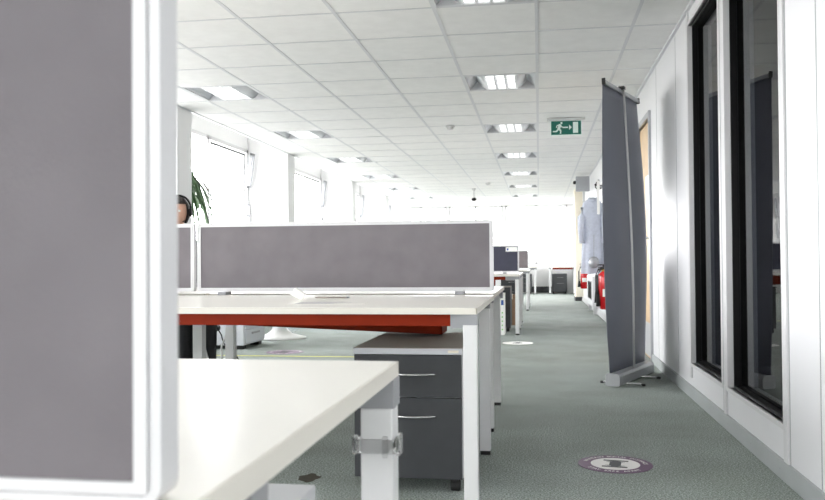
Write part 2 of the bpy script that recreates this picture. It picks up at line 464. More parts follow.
# unseen lamps behind the camera, still real lamps of the room
for k in (-5, -9):
    for x in (-.645, -3.225): dup(lamp0, (x+.3225, Y0+P*k+P/2, H), 'recessed ceiling light in the ceiling behind the camera')
dup(lamp0, (-3.225+.3225, Y0-P+P/2, H), 'recessed ceiling light hidden above the near grey screen')

# smoke detectors
def detector(x, y, lab):
    r = thing('smoke_detector', lab, 'smoke detector', (x, y, H-.003), group='smoke detectors on the ceiling')
    MB().lathe([(.052, 0), (.055, -.012), (.05, -.02)]).build('base', 'alu', r)
    MB().lathe([(.04, -.02), (.038, -.038), (.02, -.046), (.004, -.047)]).build('sensor_head', 'alu', r)
detector(-1.02, 9.6, 'round white smoke detector on the ceiling left of the exit sign')
detector(-1.01, 16.7, 'tiny smoke detector far down the ceiling')
r = thing('ceiling_camera', 'small black dome camera under the far ceiling above the screens', 'camera', (-1.40, 18, H))
MB().lathe([(.05, 0), (.05, -.03), (.012, -.04), (.012, -.2)], n=12).build('mount', 'alu', r)
MB().lathe([(.03, -.2), (.055, -.225), (.05, -.255), (.02, -.27)], n=16).build('camera_head', 'black', r)

# ------------------------------------------------------------------ exit sign
sx0, sx1, sy, sz0, sz1 = .150, .480, 9.35, 2.300, 2.462
r = thing('exit_sign', 'green emergency exit sign with running man and arrow hanging under the ceiling', 'exit sign', (0, sy, 0))
MB().box(sx0-.045, sx1+.045, -.035, .035, sz1-.002, H-.002, bev=.006).build('housing', 'alu', r)
MB().box(sx0-.008, sx1+.008, -.004, .004, sz0-.006, sz1, bev=.001).build('acrylic_plate', 'sign_white', r)
MB().box(sx0, sx1, -.0055, -.0042, sz0+.003, sz1-.006).build('green_panel', 'green_sign', r)
pic = MB()
def sp(poly, dy=-.0068):     # picture piece, given in panel units 0..1 x 0..1
    mm = Matrix.Translation((0, dy, 0)) @ Matrix.Rotation(PI/2, 4, 'X')
    pts = [(sx0+p[0]*(sx1-sx0), sz0+p[1]*(sz1-sz0)) for p in poly]
    pic.prism(pts, -.0008, .0004, mx=mm)
def stroke(a, b_, w):
    a = Vector((a[0]*2.04, a[1])); b_ = Vector((b_[0]*2.04, b_[1])); d_ = (b_-a).normalized()*w/2; n_ = Vector((-d_.y, d_.x))
    sp([((q.x)/2.04, q.y) for q in (a-n_-d_*.3, b_-n_+d_*.3, b_+n_+d_*.3, a+n_-d_*.3)])
sp([(.73, .12), (.90, .12), (.90, .88), (.73, .88)])
stroke((.40, .52), (.56, .52), .09); sp([(.60, .70), (.69, .52), (.60, .34)])
sp([(.345+.035*math.cos(t*PI/5), .83+.075*math.sin(t*PI/5)) for t in range(10)])
stroke((.30, .72), (.25, .42), .19); stroke((.25, .42), (.17, .25), .11); stroke((.17, .25), (.06, .25), .09)
stroke((.26, .42), (.32, .30), .11); stroke((.32, .30), (.31, .10), .09)
stroke((.31, .66), (.38, .52), .07); stroke((.27, .70), (.20, .66), .07); stroke((.20, .66), (.17, .52), .06)
pic.build('pictogram', 'sign_white', r)

# ------------------------------------------------------------------ floor stickers
def text_mesh(body, size):
    cu = bpy.data.curves.new('t', 'FONT'); cu.body = body; cu.size = size; cu.align_x = 'CENTER'; cu.offset = size*.02
    o = bpy.data.objects.new('t', cu); COL.objects.link(o)
    dg = bpy.context.evaluated_depsgraph_get(); dg.update()
    me = bpy.data.meshes.new_from_object(o.evaluated_get(dg)); bpy.data.objects.remove(o)
    return me
def arc_text(mb, body, rad, size, z, top=True, step=None):
    n = len(body); st = step or size*.78/rad
    for i, ch in enumerate(body):
        if ch == ' ': continue
        a = (PI/2 + (n-1)/2*st - i*st) if top else (-PI/2 - (n-1)/2*st + i*st)
        me = text_mesh(ch, size)
        rot = a-PI/2 if top else a+PI/2
        rr = rad if top else rad+size*.7
        mx = Matrix.Translation((rr*math.cos(a), rr*math.sin(a), z)) @ Matrix.Rotation(rot, 4, 'Z')
        tb = bmesh.new(); tb.from_mesh(me); tb.transform(mx)
        m2 = bpy.data.meshes.new('x'); tb.to_mesh(m2); tb.free(); mb.bm.from_mesh(m2)
def sticker(x, y, R, lab, ring='purple', rz=0, centre='white_ink'):
    r = thing('floor_sticker', lab, 'floor sticker', (x, y, 0), rz, group='round distancing stickers on the carpet')
    MB().lathe([(R, 0), (R, .0015)], n=48).build('disc', ring, r)
    MB().lathe([(R*.66, .0015), (R*.66, .0022)], n=48).build('centre', centre, r)
    m = MB(); k = R/.155
    m.box(-.052*k, .052*k, .045*k, .062*k, .0022, .0028); m.box(-.052*k, .052*k, -.062*k, -.045*k, .0022, .0028)
    m.prism([(-.024*k, -.03*k), (-.04*k, -.03*k), (0, -.047*k), (.04*k, -.03*k), (.024*k, -.03*k), (.024*k, .03*k), (.04*k, .03*k), (0, .047*k), (-.04*k, .03*k), (-.024*k, .03*k)], .0022, .0028)
    m.build('distance_symbol', 'black_ink', r)
    t = MB()
    arc_text(t, 'MAINTAIN SOCIAL DISTANCE', R*.77, .025*k, .0024, True, step=.118)
    arc_text(t, 'STAY SAFE APART', R*.77, .025*k, .0024, False, step=.125)
    t.build('lettering', 'white_ink', r)
    return r
sticker(.318, 3.655, .158, 'round purple distancing sticker with white lettering on the aisle carpet in front', rz=math.radians(-8))
sticker(-.235, 8.95, .165, 'round mostly white sticker on the carpet at the end of the second desk bench', ring='white_ink')
sticker(-2.50, 7.86, .185, 'round purple sticker on the carpet seen under the desk beside the yellow line', centre='purple')

# yellow tape lines, stain
t = MB().box(-4.2, -1.2, 7.49, 7.535, 0, .0015); tag(t.build('floor_tape', 'yellow'), 'yellow tape line across the carpet in front of the copier', 'floor tape', 'yellow tape lines on the carpet')
t = MB().box(-4.2, -1.2, 12.42, 12.50, 0, .0015); tag(t.build('floor_tape', 'yellow'), 'far yellow tape line across the carpet behind the white pedestal foot', 'floor tape', 'yellow tape lines on the carpet')
t = MB().prism([(-.94+.045*math.cos(k*PI/7)*(1+.2*math.sin(k*2.3)), 3.27+.06*math.sin(k*PI/7)*(1+.25*math.cos(k*1.7))) for k in range(14)], 0, .001)
tag(t.build('carpet_stain', 'stain'), 'small dark brown stain on the carpet under the near desk edge', 'stain')

# ------------------------------------------------------------------ desks
def make_desk(x0, x1, y0, y1, zt, lab, legs, beam=None, tray=None, rail=True, group='white bench desks', th=.022, leg_cut=None):
    r = thing('desk', lab, 'desk', ((x0+x1)/2, (y0+y1)/2, 0), group=group)
    ox, oy = r.location.x, r.location.y
    T = lambda *a: (a[0]-ox, a[1]-ox, a[2]-oy, a[3]-oy, a[4], a[5])
    dt = MB().box(*T(x0+.002, x1-.002, y0+.002, y1-.002, zt-th+.001, zt), bev=.0015)
    top = dt.build('desktop', 'desk', r)
    e = MB(); h0, h1 = zt-th, zt-.0008
    e.box(*T(x0, x0+.0025, y0, y1, h0, h1)); e.box(*T(x1-.0025, x1, y0, y1, h0, h1)); e.box(*T(x0, x1, y0, y0+.0025, h0, h1)); e.box(*T(x0, x1, y1-.0025, y1, h0, h1))
    e.build('edge_band', 'desk_edge', top)
    for (lx, ly) in legs:
        lo = MB().box(*T(lx-.024, lx+.024, ly-.024, ly+.024, .018, .667), bev=.003).build('leg', 'leg', r)
        MB().box(*T(lx-.022, lx+.022, ly-.022, ly+.022, 0, .018), bev=.002).build('foot', 'rubber', lo)
        MB().box(*T(lx-.026, lx+.026, ly-.026, ly+.026, .667, zt-th)).build('corner_bracket', 'leg_grey', r)
    if rail:
        q = MB()
        for lx in sorted({l[0] for l in legs}):
            ly = [l[1] for l in legs if l[0] == lx]
            if len(ly) > 1: q.box(*T(lx-.02, lx+.02, min(ly), max(ly), .668, zt-th-.0005))
        if q.bm.verts: q.build('side_rail', 'leg_grey', r)
        else: q.bm.free()
    if beam:
        (bx0, bx1, by) = beam
        MB().box(*T(bx1, x1-.005, by-.02, by+.02, .655, zt-th-.0005)).build('end_bracket', 'leg_grey', r)
        MB().box(*T(bx0, bx1, by-.02, by+.02, .662, zt-th-.0005), bev=.002).build('cross_beam', 'red', r)
    if tray:
        (tx0, tx1, ty0, ty1, z0a, z0b) = tray
        q = MB()
        pts = [(tx0-ox, z0a), (tx1-ox, z0b), (tx1-ox, .66), (tx0-ox, .66)]
        # folded steel channel: two walls and a sloping bottom
        for ya, yb in ((ty0, ty0+.003), (ty1-.003, ty1)):
            q.prism([(p[0], p[1]) for p in pts], -(yb-oy), -(ya-oy), mx=Matrix.Rotation(PI/2, 4, 'X'))
        q.prism([(tx0-ox, z0a), (tx1-ox, z0b), (tx1-ox, z0b+.003), (tx0-ox, z0a+.003)], -(ty1-oy), -(ty0-oy), mx=Matrix.Rotation(PI/2, 4, 'X'))
        q.box(*T(tx1-.003, tx1, ty0, ty1, z0b, .66))
        q.build('cable_tray', 'red', r)
    return r

# near desk (row in front)
nd = make_desk(-1.70, -.213, .465, 1.235, .73, 'near white desk with beige edge in the foreground beside the big grey screen', [(-.237, 1.204), (-1.66, 1.204), (-1.66, .56)], group='white bench desks', beam=(-1.62, -.30, .62))
# first bench
make_desk(-1.70, -.208, 2.765, 3.84, .725, 'white desk with rust red beam over the drawer pedestal, before the long screen',
          [(-.233, 2.795), (-.25, 3.78), (-1.632, 2.795), (-1.632, 3.78)], beam=(-1.6, -.30, 2.80), tray=(-1.58, -.42, 3.55, 3.75, .612, .565))
make_desk(-1.70, -.218, 4.05, 5.20, .725, 'white desk just behind the long grey screen, its corner showing', [(-.262, 4.29), (-.262, 5.08), (-1.67, 4.29)], beam=(-1.6, -.30, 5.1))
make_desk(-3.22, -1.715, 2.765, 3.84, .725, 'white desk behind the near screen, left bay of the first bench', [(-3.1, 2.8), (-3.1, 3.78)])
make_desk(-3.22, -1.715, 4.05, 5.20, .725, 'white desk where the headset wearer sits, behind the left screen', [(-3.1, 4.29), (-3.1, 5.08)])
# second bench, third bench
make_desk(-1.72, -.232, 9.86, 10.92, .725, 'white desk of the second bench with a red beam, facing down the aisle', [(-.262, 9.93), (-.262, 10.75), (-1.66, 9.93)], beam=(-1.6, -.40, 9.93), tray=(-1.58, -.55, 10.3, 10.5, .60, .58))
make_desk(-1.72, -.232, 11.08, 12.12, .725, 'white desk behind the slate blue screen', [(-.262, 11.3), (-.262, 12.05), (-1.66, 12.05)])
make_desk(-1.70, -.175, 14.85, 15.95, .725, 'white desk of the third bench below the small taupe screen', [(-.21, 14.93), (-.21, 15.8), (-1.66, 14.93)], beam=(-1.6, -.40, 14.93))
make_desk(-1.70, -.175, 16.15, 17.3, .725, 'white desk behind the small taupe screen', [(-.21, 16.3), (-.21, 17.2), (-1.66, 17.2)])
# far desks by the far wall
make_desk(.235, .955, 22.35, 23.1, .735, 'far white desk with red beam by the far wall on the right', [(.29, 22.4), (.92, 22.4), (.29, 23.0), (.92, 23.0)], beam=(.36, .93, 22.44), rail=True)
make_desk(-1.4, -.06, 22.35, 23.1, .735, 'far white desk by the far wall on the left of the aisle', [(-.11, 22.4), (-1.3, 22.4), (-.11, 23.0), (-1.3, 23.0)], beam=(-1.25, -.4, 22.44))
# plastic clip on near desk leg
r = thing('cable_clip', 'clear plastic clip strapped round the near desk leg', 'clip', (-.237, 1.204, .600))
q = MB()
for a in ((-.0295, -.025, -.029, .029), (.025, .0295, -.029, .029), (-.029, .029, -.0295, -.025), (-.029, .029, .025, .0295)): q.box(a[0], a[1], a[2], a[3], .002, .022, bev=.0012)
q.box(-.036, -.029, -.03, -.012, 0, .026, bev=.002); q.box(.029, .036, -.03, -.006, 0, .028, bev=.002); q.box(.010, .018, -.034, -.029, -.003, .028, bev=.002)
q.build('strap', 'clear', r)
MB().box(-.035, -.031, -.024, -.018, .064, .072).build('label_dot', 'green', r)

# ------------------------------------------------------------------ screens
def make_screen(x0, x1, y, z0, z1, lab, fab='fab', th=.024, clamps=(), fw=.018, group='desk screens', zdesk=.725, fwb=None):
    fwb = fwb or fw
    cx = (x0+x1)/2
    r = thing('desk_screen', lab, 'desk screen', (cx, y, z0), group=group)
    X0, X1, Hh = x0-cx, x1-cx, z1-z0
    MB().box(X0+fw-.003, X1-fw+.003, -th/2+.004, th/2-.004, fwb-.003, Hh-fw+.003).build('fabric_panel', fab, r)
    f = MB(); g_ = .0035
    # frame profile: two ribs with a groove between, rounded outer corners
    def loop(off, wid, dep):
        o0, o1 = off, off+wid; rc = .012
        def ring(o):
            pts = []; rr = max(rc-o, .001)
            ob = o*fwb/fw
            for (cx_, cz_, a0) in ((X1-o-rr, ob+rr, -90), (X1-o-rr, Hh-o-rr, 0), (X0+o+rr, Hh-o-rr, 90), (X0+o+rr, ob+rr, 180)):
                for k in range(5):
                    a = math.radians(a0+k*22.5); pts.append((cx_+rr*math.cos(a), cz_+rr*math.sin(a)))
            return pts
        A, B = ring(o0), ring(o1); n = len(A)
        vs = [[f.bm.verts.new((p[0], yy, p[1])) for p in R_] for R_ in (A, B) for yy in (-dep, dep)]
        a0, a1, b0, b1 = vs
        for k in range(n):
            m_ = (k+1) % n
            for (u, w_) in ((a0, b0), (b0, b1), (b1, a1), (a1, a0)): f.bm.faces.new([u[k], u[m_], w_[m_], w_[k]])
    loop(0, .0065, th/2); loop(.0065, .003, th/2-.003); loop(.0095, fw-.0095, th/2-.0005)
    f.build('frame', 'alu', r)
    if clamps:
        for cxp in clamps:
            MB().box(cxp-cx-.022, cxp-cx+.022, -.055, .02, zdesk-z0, -.0005, bev=.002).build('desk_clamp', 'leg_grey', r)
    return r
# the near one
ns = make_screen(-1.70, -.232, .4785+.0125, .7308, 1.11, 'huge blurred grey fabric screen filling the left foreground', 'fab', th=.025, clamps=(), fw=.0185, fwb=.0135)
MB().box(.04, .09, .0125, .05, -.0007, .03, bev=.002).build('desk_clamp', 'alu_grey', ns)
make_screen(-1.705, -.215, 3.94, .741, 1.083, 'long grey fabric screen with white frame across the first bench', 'fab', clamps=(-.375, -1.56), th=.03)
make_screen(-3.20, -1.722, 3.94, .741, 1.083, 'short visible end of a grey screen left of the long one, before the headset wearer', 'fab', clamps=(-1.9, -3.0), th=.03)
s2 = make_screen(-1.72, -.262, 11.0, .74, 1.10, 'slate blue screen with a small white label on the second bench', 'fab_dark', clamps=(-.45, -1.5), th=.03)
lx = -.262-.02-(-.991)
MB().box(lx-.155, lx, -.017, -.0152, .275, .335).build('label_card', 'paper', s2)
MB().box(lx-.14, lx-.118, -.0178, -.017, .292, .318).build('label_mark', 'blue', s2)
make_screen(-1.70, -.20, 16.05, .74, 1.10, 'small taupe screen on the third bench far down the aisle', 'fab_taupe', clamps=(-.4, -1.5), th=.03)
# supports holding the long screen between the two desktops
# ------------------------------------------------------------------ pedestals
def make_pedestal(x0, x1, y0, y1, ztop, lab, lid='taupe', front='anth', body='lgrey', z0=.058, group='drawer pedestals'):
    r = thing('drawer_pedestal', lab, 'drawer unit', ((x0+x1)/2, (y0+y1)/2, 0), group=group)
    w, d = (x1-x0)/2, (y1-y0)/2
    MB().box(-w, w, -d+.02, d, z0, ztop-.024, bev=.002).build('body', body, r)
    MB().box(-w, w, -d, d, ztop-.024, ztop-.0015, bev=.001).build('lid', body, r)
    MB().box(-w+.001, w-.001, -d+.001, d-.001, ztop-.0015, ztop).build('lid_surface', lid, r)  # default taupe puts the shade into the colour of a light lid
    zs = ztop-.027; zm = z0+(zs-z0)*.655
    for (a, b_) in ((zm+.002, zs), (z0, zm-.002)):
        dr = MB().box(-w+.003, w-.005, -d, -d+.019, a, b_, bev=.001).build('drawer', front, r)
        zc_ = b_ - .072 if b_-a < .25 else b_-.068
        pts = [(-.085, -d, zc_)] + [(-.085+.17*k/10, -d-.006-.022*math.sin(PI*k/10), zc_) for k in range(11)] + [(.085, -d, zc_)]
        MB().tube([(p[0]+.02, p[1], p[2]) for p in pts], .0045, 8).build('handle', 'chrome', dr)
    for sx_ in (-1, 1):
        for sy_ in (-1, 1):
            MB().lathe([(.019, -.018), (.021, -.014), (.021, .014), (.019, .018)], (sx_*(w-.035), sy_*(d-.06), .0215), 16, Matrix.Rotation(PI/2, 4, 'Y')).box(sx_*(w-.035)-.012, sx_*(w-.035)+.012, sy_*(d-.06)-.014, sy_*(d-.06)+.014, .028, z0).build('castor', 'rubber', r)
    MB().box(w-.055, w-.014, -d-.0008, -d, ztop-.018, ztop-.008).build('maker_plate', 'cream', r) if ztop < .56 and y0 < 4 and y0 > 2 else None
    return r
make_pedestal(-.712, -.290, 3.10, 3.80, .553, 'anthracite two-drawer pedestal under the white desk, in full view beside its leg')
make_pedestal(-.745, -.335, .56, 1.20, .547, 'light grey topped pedestal under the near desk, only its top corner visible', lid='lgrey')
make_pedestal(-.76, -.36, 10.35, 10.95, .56, 'dark pedestal under the second bench behind its white leg', body='anth')
make_pedestal(-.70, -.30, 15.2, 15.85, .60, 'dark pedestal under the third bench far down the aisle', body='anth')
make_pedestal(.345, .74, 22.45, 23.0, .545, 'grey drawer pedestal under the far right desk at the far wall', lid='anth', body='anth')
make_pedestal(-.58, -.20, 22.45, 23.0, .545, 'dark pedestal under the far left desk at the far wall', lid='anth', body='anth')

# box and carton under second bench
r = thing('storage_box', 'tall white box with blue mark and green dots under the second bench', 'box', (-.50, 10.05, 0))
MB().box(-.085, .085, -.15, .15, 0, .5, bev=.004).build('body', 'paper', r)
MB().box(.045, .075, -.1515, -.1502, .36, .42).build('blue_mark', 'blue', r)
q = MB()
for k in range(5): q.box(.052, .066, -.1515, -.1502, .06+k*.05, .075+k*.05)
q.build('green_dots', 'green', r)
r = thing('cardboard_box', 'brown cardboard box behind the white box under the second bench', 'box', (-.385, 11.6, 0))
MB().box(-.09, .09, -.14, .14, 0, .42, bev=.003).build('carton', 'card', r)
MB().box(-.02, .02, -.142, .142, .36, .4225).build('tape', 'cream', r)
# pale poster board leaning seen through the desk frame
# ------------------------------------------------------------------ small things on the desk
q = MB()
mx = Matrix.Translation((-1.003, 3.34, .7262)) @ Matrix.Rotation(math.radians(12), 4, 'Z')
prof = [(-.032, .022), (-.012, .052), (.034, .026), (.014, -.0002)]
q.prism([(p[0], p[1]) for p in prof], -.020, .020, mx=mx @ Matrix.Rotation(PI/2, 4, 'X'))
bmesh.ops.bevel(q.bm, geom=q.bm.edges[:], offset=.002, segments=2, affect='EDGES')
tag(q.build('paper_wad', 'paper'), 'small white folded paper block tipped on its corner on the white desk', 'paper')
r = thing('printed_sheet', 'printed paper sheet lying flat on the desk before the long screen', 'paper', (-.80, 3.10, .7252), math.radians(8))
MB().box(-.16, .14, -.105, .105, 0, .0008).build('sheet', 'desk', r)
q = MB()
for k in range(5): q.box(-.13, .02+.03*(k % 3), -.08+k*.036, -.068+k*.036, .0008, .0012)
q.build('print', 'print', r)
r = thing('pen', 'thin grey stylus lying on the desk beside the folded paper', 'pen', (-.90, 3.5, .7295))
MB().tube([(-.075, 0, 0), (-.068, 0, 0), (.068, 0, 0)], [.0015, .004, .004], 10).build('barrel', 'taupe', r)
MB().tube([(.068, 0, 0), (.08, 0, 0)], .0035, 10).build('cap', 'leg_grey', r)
# small cable connector near the drawer pedestal
# cables under the bench
q = MB().tube([(-1.66, 4.4, .66), (-1.68, 4.4, .58), (-1.73, 4.4, .50), (-1.76, 4.38, .42), (-1.75, 4.36, .3), (-1.72, 4.3, .12), (-1.66, 4.2, .006)], .006, 8)
tag(q.build('cable', 'leg'), 'white cable looping down behind the grey desk leg', 'cable', 'cables under the desk')
q = MB().tube([(-2.05, 5.0, .66), (-2.06, 5.0, .56), (-2.05, 4.98, .5), (-1.99, 4.95, .43), (-1.97, 4.93, .38), (-1.90, 4.92, .33), (-1.8, 4.9, .2), (-1.7, 4.88, .005)], .004, 8)
tag(q.build('cable', 'rubber'), 'thin black cable hanging in front of the copier', 'cable', 'cables under the desk')
q = MB().tube([(-1.69, 3.9, .60), (-1.66, 3.88, .5), (-1.62, 3.87, .38), (-1.57, 3.86, .30), (-1.5, 3.85, .22), (-1.4, 3.85, .1), (-1.3, 3.85, .006)], .006, 8)
tag(q.build('cable', 'leg'), 'white cable slanting away from the left desk leg', 'cable', 'cables under the desk')

# ------------------------------------------------------------------ roll-up banner
A = Vector((.500, 5.885, 0)); B = Vector((.838, 6.67, 0))
u = (B-A).normalized(); n = Vector((u.y, -u.x, 0)); L = (B-A).length
R4 = Matrix(((u.x, n.x, 0, A.x), (u.y, n.y, 0, A.y), (0, 0, 1, 0), (0, 0, 0, 1)))   # local x along the base, y towards the camera side
r = thing('banner_stand', 'tall grey roll-up banner seen from its back, standing by the right wall', 'banner', (0, 0, 0))
q = MB()
prof = [(-.048, .014), (-.038, .004), (.038, .004), (.048, .014), (.048, .070), (.036, .088), (-.034, .092), (-.048, .078)]
q.prism(prof, .012, L-.012, mx=R4 @ Matrix(((0, 0, 1, 0), (1, 0, 0, 0), (0, 1, 0, 0), (0, 0, 0, 1))))
for z in (.030, .045): q.box(.012, L-.012, .0465, .050, z, z+.004, mx=R4)
base = q.build('base_cassette', 'plate', r)
for xx in (0, L-.012):   # end caps
    q = MB(); prof2 = [(p[0]*1.06, .003+(p[1]-.003)*1.03) for p in prof]
    q.prism(prof2, xx, xx+.012, mx=R4 @ Matrix(((0, 0, 1, 0), (1, 0, 0, 0), (0, 1, 0, 0), (0, 0, 0, 1))))
    if xx == 0: q.lathe([(.006, 0), (.006, .003)], (0, 0, 0), 12, R4 @ Matrix.Translation((-.003, 0, .048)) @ Matrix.Rotation(PI/2, 4, 'Y'))
    q.build('end_cap', 'plate', r)
HT = 2.165
def lean(p):
    t_ = (Vector((p.x, p.y, 0))-A).dot(u)/L
    return Vector((p.x-(.030+.014*t_)*max(0, (p.z/HT-.35)/.65)**1.3, p.y, p.z))
def leanb(q):
    for v_ in q.bm.verts: v_.co = lean(v_.co)
def ban(uu, vv):
    x = .005 + uu*(L-.01); z = .085 + vv*(HT-.03-.085)
    curl = .05*math.exp(-(uu/.28)**2)*math.sin(PI*min(1, vv*1.0))**1 + .0*vv - .02*math.exp(-((1-uu)/.2)**2)*math.sin(PI*vv)
    sag = .012*math.sin(PI*uu*2+vv*2)*math.sin(PI*vv)
    xin = .02*math.sin(PI*vv)**.8*(1-2*uu)*(1 if uu < .5 else .2)
    return lean(R4 @ Vector((x + xin*abs(1-2*uu), -.022 - curl + sag, z)))
q = MB().grid(ban, 24, 30); o = q.build('banner_sheet', 'banner', r)
sm = o.modifiers.new('t', 'SOLIDIFY'); sm.thickness = .0016
q = MB().box(0, L, -.018, -.002, HT-.036, HT-.008, bev=.003, mx=R4); leanb(q); q.build('top_bar', 'alu_grey', r)
for xa, xb in ((-.006, .004), (L-.004, L+.006)):
    q = MB().box(xa, xb, -.022, .002, HT-.042, HT+.002, mx=R4); leanb(q); q.build('bar_end', 'rubber', r)
xm = L*.47
pp = [lean(R4 @ Vector(p)) for p in ((xm, .030, .085), (xm, .030, .6), (xm, .028, 1.0), (xm, .024, 1.4), (xm, .018, 1.8), (xm, .012, HT-.005))]
MB().tube(pp, .0085, 10).build('support_pole', 'alu', r)
q = MB().box(xm-.025, xm+.02, -.02, .022, HT-.012, HT+.012, bev=.003, mx=R4); leanb(q); q.build('pole_hook', 'rubber', r)
for xx in (.14, .53):
    q = MB().tube([R4 @ Vector(p) for p in ((xx, -.115, .012), (xx, .0, .012), (xx, .165, .012))], .0075, 8); fo = q.build('foot_bar', 'chrome', r)
    for ya, yb in ((.163, .188), (-.135, -.113)): MB().tube([R4 @ Vector((xx, ya, .010)), R4 @ Vector((xx, yb, .010))], .0095, 8).build('foot_tip', 'rubber', fo)

# ------------------------------------------------------------------ fire extinguishers
def extinguisher(x, y, z0, h, lab, rr=.075, black_label=False):
    r = thing('fire_extinguisher', lab, 'fire extinguisher', (x, y, z0), group='red fire extinguishers on the right wall')
    hb = h*.78
    MB().lathe([(rr*.9, 0), (rr, .015), (rr, hb*.82), (rr*.85, hb*.92), (rr*.4, hb*.985), (rr*.28, hb)], n=24).build('cylinder', 'extred', r)
    MB().lathe([(.022, hb), (.022, hb+.03), (.012, hb+.035), (.012, hb+.06)], n=12).build('valve', 'brass', r)
    q = MB().box(-.07, .02, -.012, .012, hb+.05, hb+.062, bev=.003); q.box(-.08, .015, -.01, .01, hb+.085, hb+.097, bev=.003, mx=Matrix.Rotation(math.radians(-0), 4, 'Y')); q.box(-.012, .012, -.012, .012, hb+.03, hb+.09)
    q.build('lever', 'rubber', r)
    q = MB().tube([(-.02, -.02, hb+.04), (-.07, -.04, hb+.03), (-rr-.03, -.03, hb-.05), (-rr-.028, -.02, hb*.5), (-rr-.025, -.02, hb*.38)], .012, 8)
    q.tube([(-rr-.025, -.02, hb*.4), (-rr-.025, -.02, hb*.08)], [.018, .03], 10)
    q.build('hose', 'rubber', r)
    q = MB()
    def fn(u_, v_):
        a = math.radians(235+u_*70); return Vector((math.cos(a)*(rr+.0012), math.sin(a)*(rr+.0012), hb*(.34+v_*.2)))
    q.grid(fn, 10, 1); q.build('instruction_label', 'paper', r)
    # wall hook towards the partition
    MB().box(rr-.01, XR-x, -.015, .015, hb*.72, hb*.80).build('wall_bracket', 'leg_grey', r)
extinguisher(.87, 11.15, .24, .64, 'large red fire extinguisher on the wall half behind the banner edge')
extinguisher(.875, 11.55, .27, .60, 'red fire extinguisher just left of the one by the banner edge')
extinguisher(.845, 15.9, .36, .48, 'slim red fire extinguisher far down on the right beside the cream pier', rr=.07)

# ------------------------------------------------------------------ wall heater, coats, unit
r = thing('wall_heater', 'white low wall heater with a dark vent below the hanging coat', 'heater', (XR, 14.4, .13))
MB().box(-.11, 0, -.75, .75, 0, .50, bev=.01).build('casing', 'alu', r)
MB().box(-.115, -.109, -.55, .35, .10, .42).build('vent', 'leg_grey', r)
q = MB()
for k in range(9): q.box(-.121, -.114, -.52+k*.1, -.50+k*.1, .12, .40)
q.build('vent_slats', 'rubber', r)
for yy in (-.6, .6): MB().box(-.09, -.03, yy-.03, yy+.03, -.13, 0).build('foot', 'alu', r)

r = thing('coat_rack', 'short white coat hook rail high on the right wall', 'coat hooks', (XR, 12.5, 1.98))
MB().box(-.02, 0, -.5, .4, -.04, .04, bev=.004).build('rail', 'alu', r)
for yy in (-.4, -.1, .2):
    q = MB().tube([(-.02, yy, .0), (-.08, yy, -.01), (-.11, yy, .02), (-.105, yy, .05)], .008, 8); q.lathe([(.015, 0), (.02, .015), (.01, .03)], (-.105, yy, .045), 10)
    q.build('hook', 'rubber', r)
def coat(cx, cy, ztop, zbot, wtop, wbot, m, lab, dep=.07):
    r = thing('coat', lab, 'coat', (cx, cy, 0), group='coats hanging on the right wall')
    Hh = ztop-zbot
    def fn(u_, v_):
        a = u_*2*PI; z = ztop - v_*Hh
        sh = min(1, (v_/.10))**.6                                # shoulders widen quickly
        waist = 1-.18*math.exp(-((v_-.38)/.12)**2)
        w_ = (.03 + (wtop-.03)*sh)*waist + (wbot-wtop)*max(0, v_-.35)
        fold = 1+.10*math.sin(a*7+v_*3)*v_
        dd = dep*(.35+.65*sh)*(1+v_*.5)
        return Vector((w_*math.cos(a)*fold, dd*math.sin(a)*fold, z))
    q = MB().grid(fn, 42, 24); q.build('body', m, r)
    for s_ in (-1, 1):
        q = MB().tube([(s_*wtop*.85, 0, ztop-.14*Hh), (s_*(wtop+.01), -.03, ztop-.26*Hh), (s_*(wtop+.012), -.05, ztop-.42*Hh), (s_*(wtop+.0), -.06, ztop-.60*Hh)], [.045, .055, .05, .042], 10)
        q.build('sleeve', m, r)
    q = MB().tube([(-.06, .0, ztop-.06), (-.05, -.05, ztop-.02), (0, -.06, ztop-.05), (.05, -.05, ztop-.02), (.06, 0, ztop-.06)], .022, 8); q.build('collar', m, r)
    return r
coat(.775, 12.12, 1.80, .70, .155, .175, 'coat', 'long blue-grey coat hanging from the wall hooks beside the banner')
coat(.83, 12.75, 1.78, .72, .08, .10, 'coat_dark', 'darker grey coat hanging just behind the long blue-grey coat')
q = MB().box(.83, .87, 12.02, 12.035, 1.55, 2.04, bev=.004); tag(q.build('scarf', 'paper'), 'narrow white strip of cloth hanging over the blue-grey coat', 'scarf')
r = thing('helmet', 'round silver-grey helmet hanging low in front of the coat', 'helmet', (.77, 11.90, .86))
MB().lathe([(.005, .085), (.04, .078), (.065, .05), (.075, .0), (.07, -.045), (.045, -.075), (.01, -.085)], n=20).build('shell', 'silver', r)
MB().tube([(0, 0, .08), (.005, .01, .4)], .004, 6).build('strap', 'leg_grey', r)
r = thing('wall_unit', 'grey box-shaped unit mounted high on the right wall near the far end', 'wall unit', (.79, 15.3, 2.16))
MB().box(-.11, .135, -.06, .08, 0, .27, bev=.006).build('housing', 'alu_grey', r)
MB().lathe([(.03, 0), (.035, .02), (.02, .05)], (-.11, -.02, .16), 12, Matrix.Rotation(-PI/2, 4, 'Y')).build('knob', 'rubber', r)
MB().box(.02, .05, -.01, .02, -.25, 0).build('drop_pipe', 'alu', r)

